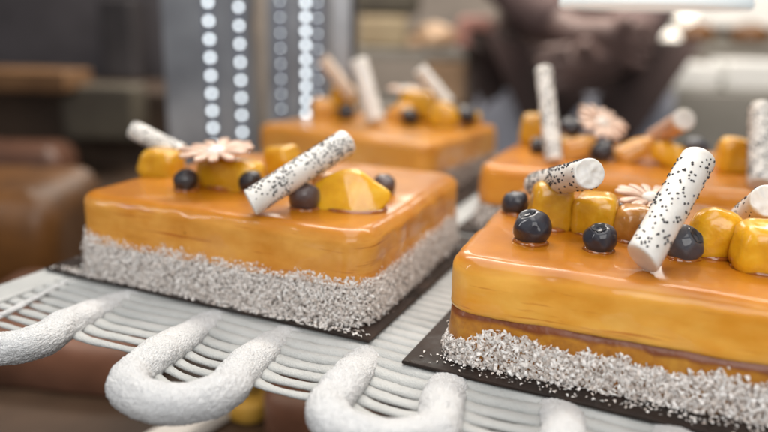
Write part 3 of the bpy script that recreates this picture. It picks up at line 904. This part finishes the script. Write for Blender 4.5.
# left background
room_box('cabinet', -110, -41, 150, 175, -90, 60, M['greypanel'], 'blurred dark grey cabinet behind the left cake', 'cabinet', .5)
room_box('cupboard', -82, -30, 118, 146, -90, 1.0, M['brown'], 'blurred low dark brown cupboard at the left', 'cupboard', .5)
room_box('wooden_board', -88, -49, 106, 116, 1.9, 4.9, M['wood'], 'blurred warm wooden board at the left edge', 'board', .3)
room_box('olive_box', -52, -40.5, 110, 117.5, -6, 2.6, M['olive'], 'blurred olive box left of the light posts', 'box', .6)
room_box('dark_box', -57, -50.2, 140, 149.5, 1.0, 17, M['darkpanel'], 'blurred dark box on the low cupboard', 'box', .8)
bp = room(-57, 104)
loaf('brown_loaf', bp.x, bp.y, -14, 17, 9, 8.5, RY, M['choc'], 'blurred brown loaf under the wooden board at the left', 'loaf', 3)
room_box('loaf_stand', -68, -46, 99, 109, -90, -14, M['darkpanel'], 'dark stand under the blurred loaf at the left', 'stand', .3)

# middle background: a wall shelf with things on it
room_box('wall_shelf', -12, 28, 150, 172, 6.4, 8.2, M['greystone'], 'blurred grey wall shelf behind the back left cake', 'shelf', .3)
room_box('beige_box', -6.5, 4.2, 152, 166, 8.2, 15.2, M['beige'], 'blurred beige box on the wall shelf', 'box', 1.2)
room_box('beige_box', -8, 6.5, 152, 166, 15.3, 21, M['olive'], 'blurred olive carton stacked on the beige box', 'box', 1.2)
def ball(name, x, d, z, rx, rz, mat, label, cat, group=None):
    bm = bmesh.new(); bmesh.ops.create_uvsphere(bm, u_segments=32, v_segments=20, radius=1)
    for v in bm.verts:
        v.co = Vector((v.co.x * rx, v.co.y * rx * .9, v.co.z * rz * (1 if v.co.z > 0 else .65)))
        v.co += v.co.normalized() * noise.noise(v.co * .3 + Vector((x, 0, 0))) * rz * .08
    p = room(x, d, z + rz * .6)
    o = link(name, bm_mesh(name, bm), mat, None, p)
    return tag(o, label, cat, group)
ball('bread_bun', 10, 158, 8.2, 5.2, 3.6, M['bun'], 'pale blurred bun on the wall shelf', 'bun')
room_box('pink_box', 15.5, 22.5, 152, 164, 8.2, 15.5, M['pink'], 'blurred pink box on the wall shelf', 'box', 1.5)
ball('bread_bun', 5, 155, 8.2, 1.9, 1.6, M['bun'], 'tiny pale bun between the beige box and the larger bun', 'bun')
room_box('side_table', -14, 32, 145, 172, -90, -3.5, M['greystone'], 'blurred grey table under the paper bag', 'table', .4)
room_box('paper_bag', 8, 17, 150, 158, -3.5, 6.2, M['tan'], 'blurred tan paper bag behind the back left cake', 'bag', 1.2)

# right background: a counter with white trays and lights
room_box('counter', 52, 140, 158, 200, -90, .5, M['greystone'], 'blurred grey counter at the right', 'counter', .5)
for x0, x1, z1, lab in ((64, 76, 6.5, 'blurred white tray nearest the middle on the right counter'), (77.5, 96, 7.5, 'blurred white tray at the right edge on the counter')):
    room_box('white_tray', x0, x1, 160, 172, .5, z1, M['whiteware'], lab, 'tray', 1.2, group='white trays on the counter')
room_box('counter_shelf', 62, 140, 176, 200, 9.0, 10.6, M['greystone'], 'blurred shelf above the right counter', 'shelf', .3)
for x0, x1 in ((63, 64.5), (128, 129.5)):
    pass
ball('bread_bun', 77, 180, 10.6, 5.0, 3.4, M['crust'], 'left blurred orange bun on the right shelf', 'bun')
ball('bread_bun', 91, 180, 10.6, 5.0, 3.4, M['crust'], 'right blurred orange bun on the right shelf', 'bun')
room_box('white_box', 74, 112, 184, 198, 14.6, 24, M['whiteware'], 'pale blurred box behind the orange buns', 'box', 1.0)
room_box('box_riser', 76, 110, 186, 196, 10.6, 14.6, M['greystone'], 'grey riser under the pale box on the right shelf', 'stand', .4)
def lamp(x, d, z, r, label):
    t = room_empty('wall_lamp', x, d, z, label, 'lamp', 'round wall lamps at the right')
    bm = bmesh.new(); bmesh.ops.create_uvsphere(bm, u_segments=24, v_segments=14, radius=r)
    link('globe', bm_mesh('globe', bm), M['bulb'], t)
    o = link('bracket', lathe('bracket', [(.5, 0), (.5, 258 - d), (2.2, 258 - d), (2.2, 260 - d)], 16), M['darksteel'], t)
    o.rotation_euler = (-math.pi / 2, 0, 0)
lamp(61.5, 156, 11.6, 2.2, 'lower round lamp glowing warm white at the right')
lamp(66, 160, 17.0, 2.2, 'upper round lamp glowing warm white at the right')

# the white disc hanging into the top of the view, its glow added
t = room_empty('hanging_disc', 15.3, 42, 13.95, 'white round disc with added glow hanging into the top edge', 'lamp')
link('shade', lathe('shade', [(.3, .55), (4.2, .30), (4.9, .12), (5.15, .10), (5.28, .22), (5.30, .5), (5.1, 1.0), (4.3, 2.0), (2.5, 3.0), (.6, 3.5), (.3, 3.5)], 72), M['glow_disc'], t)
link('cord', lathe('cord', [(.15, 3.5), (.15, 60)], 12), M['darkpanel'], t)

# ------------------------------------------------------------------- person
def person():
    """shop worker in a mauve brown top bending an arm in front of the body, far out of focus"""
    t = room_empty('person', 34, 143, -90, 'blurred person in a mauve brown top and pale apron behind the cakes', 'person')
    J = {'pel': (2, 0, 8), 'sp1': (1.5, 0, 25), 'sp2': (0, -1, 42), 'neck': (-1, -2, 56), 'head0': (-2, -6, 64), 'head1': (-2.5, -9, 75), 'head2': (-2.5, -9, 84),
         'shl': (-15, -2, 50), 'ell': (-18, -10, 27), 'wrl': (-5, -22, 13), 'hal': (2, -25, 11),
         'shr': (14, -2, 50), 'elr': (16, -11, 24), 'wrr': (5, -22, 8), 'har': (-1, -25, 7),
         'hpl': (-8, 0, 3), 'knl': (-10, -2, -38), 'anl': (-10, 1, -80), 'tol': (-11, -14, -85),
         'hpr': (11, 0, 3), 'knr': (12, -2, -38), 'anr': (12, 1, -80), 'tor': (13, -14, -85)}
    Rr = {'pel': 16, 'sp1': 14, 'sp2': 15, 'neck': 5.5, 'head0': 7.5, 'head1': 9.5, 'head2': 8, 'shl': 7, 'ell': 5, 'wrl': 3.2, 'hal': 3.6, 'shr': 7, 'elr': 5, 'wrr': 3.2, 'har': 3.6,
          'hpl': 10, 'knl': 6.5, 'anl': 4, 'tol': 3.5, 'hpr': 10, 'knr': 6.5, 'anr': 4, 'tor': 3.5}
    E = [('pel', 'sp1'), ('sp1', 'sp2'), ('sp2', 'neck'), ('neck', 'head0'), ('head0', 'head1'), ('head1', 'head2'), ('sp2', 'shl'), ('shl', 'ell'), ('ell', 'wrl'), ('wrl', 'hal'),
         ('sp2', 'shr'), ('shr', 'elr'), ('elr', 'wrr'), ('wrr', 'har'), ('pel', 'hpl'), ('hpl', 'knl'), ('knl', 'anl'), ('anl', 'tol'), ('pel', 'hpr'), ('hpr', 'knr'), ('knr', 'anr'), ('anr', 'tor')]
    def skinned(name, J, Rr, E, root, mat):
        ks = list(J)
        me = bpy.data.meshes.new(name)
        me.from_pydata([Vector(J[k]) * S for k in ks], [(ks.index(a), ks.index(b)) for a, b in E], [])
        o = link(name, me, mat, t, (0, 0, 90), False)
        o.modifiers.new('skin', 'SKIN').use_smooth_shade = True
        for i, k in enumerate(ks):
            sv = me.skin_vertices[0].data[i]
            r = Rr[k]; sv.radius = (r * S, r * S * (.72 if k in ('pel', 'sp1', 'sp2') else 1)); sv.use_root = (k == root)
        s = o.modifiers.new('sub', 'SUBSURF'); s.levels = 2; s.render_levels = 2
        return o
    # fingers join the hands in the same skin
    for s, h, base in (('l', 'hal', 1), ('r', 'har', -1)):
        hx, hy, hz = J[h]
        for i in range(4):
            a, b = f'f{s}{i}a', f'f{s}{i}b'
            J[a] = (hx + base * 4, hy - 2 + .3 * i, hz + 3 - 2 * i); J[b] = (hx + base * (8.5 - abs(i - 1) * .7), hy - 1, hz + 2.6 - 2 * i)
            Rr[a] = .95; Rr[b] = .8; E += [(h, a), (a, b)]
        J['t' + s] = (hx + base * 2, hy - 5, hz + 4.5); Rr['t' + s] = 1.0; E.append((h, 't' + s))
    body = skinned('body', J, Rr, E, 'pel', M['skin'])
    tj = {k: J[k] for k in ('pel', 'sp1', 'sp2', 'shl', 'ell', 'wrl', 'shr', 'elr', 'wrr')}
    tr = {k: Rr[k] + 1.4 for k in tj}; tr['wrl'] = tr['wrr'] = 4.4
    skinned('top', tj, tr, [e for e in E if e[0] in tj and e[1] in tj], 'pel', M['mauve'])
    lj = {k: J[k] for k in ('pel', 'hpl', 'knl', 'anl', 'hpr', 'knr', 'anr')}
    skinned('trousers', lj, {k: Rr[k] + 1.6 for k in lj}, [e for e in E if e[0] in lj and e[1] in lj], 'pel', M['darkcloth'])
    # apron: a curved sheet round the front of the hips
    vs, fs = [], []
    for j in range(13):
        z = 92 - j * 5.0
        for i in range(17):
            a = math.radians(-165 + 150 * i / 16)
            r = 20.5 + .5 * math.sin(i * 1.7) + j * .12
            vs.append((3 + r * math.cos(a), r * .80 * math.sin(a), z))
    for j in range(12):
        for i in range(16):
            k = j * 17 + i; fs.append((k, k + 17, k + 18, k + 1))
    ap = link('apron', mesh_from('apron', vs, fs), M['apron'], t)
    so = ap.modifiers.new('thickness', 'SOLIDIFY'); so.thickness = .004
    bm = bmesh.new(); bmesh.ops.create_uvsphere(bm, u_segments=28, v_segments=18, radius=1)
    for v in bm.verts: v.co = Vector((v.co.x * 10.4 - 2.5, v.co.y * 10.8 - 7.2, v.co.z * 9.5 + 171))
    link('hair', bm_mesh('hair', bm), M['hair'], t)
person()

# ------------------------------------------------------------------ light
world = bpy.data.worlds.new('World'); scene.world = world; world.use_nodes = True
bg = world.node_tree.nodes['Background']
bg.inputs[0].default_value = (.90, .92, 1, 1); bg.inputs[1].default_value = .16
def area(name, pos, target, sx, sy, power, color):
    l = bpy.data.lights.new(name, 'AREA'); l.shape = 'RECTANGLE'; l.size = sx * S; l.size_y = sy * S
    l.energy = power; l.color = color
    o = bpy.data.objects.new(name, l); C.objects.link(o)
    p, q = Vector(pos) * S, Vector(target) * S
    o.location = p; o.rotation_euler = (p - q).to_track_quat('Z', 'Y').to_euler()
    return o
area('case_lamp', (4, 2, 55), (6, 3, 0), 80, 34, 2.6, (1, .97, .93))
area('window_light', (60, -95, 70), (10, 0, 3), 90, 70, 8.6, (1, .975, .94))
area('side_lamp', (-45, -45, 45), (5, 0, 2), 4, 45, 1.0, (1, .98, .96))
area('lower_fill', (-14, -6, -2.5), (-14, 0, -12), 40, 6, .16, (1, .82, .66))  # unseen fill added under the tray to light the lower shelf
area('wall_fill', room(25, 115, 115), room(35, 185, 0), 160, 60, 52, (1, .91, .80))  # unseen fill added to brighten the back wall and the things before it
area('back_light', room(25, 245, 95), room(0, 50, 0), 170, 45, 15, (1, .95, .86))  # unseen light added behind to lay sheen on the glaze tops

scene.view_settings.view_transform = 'Standard'
scene.view_settings.look = 'None'
scene.view_settings.exposure = 0; scene.view_settings.gamma = 1
scene.render.engine = 'CYCLES'
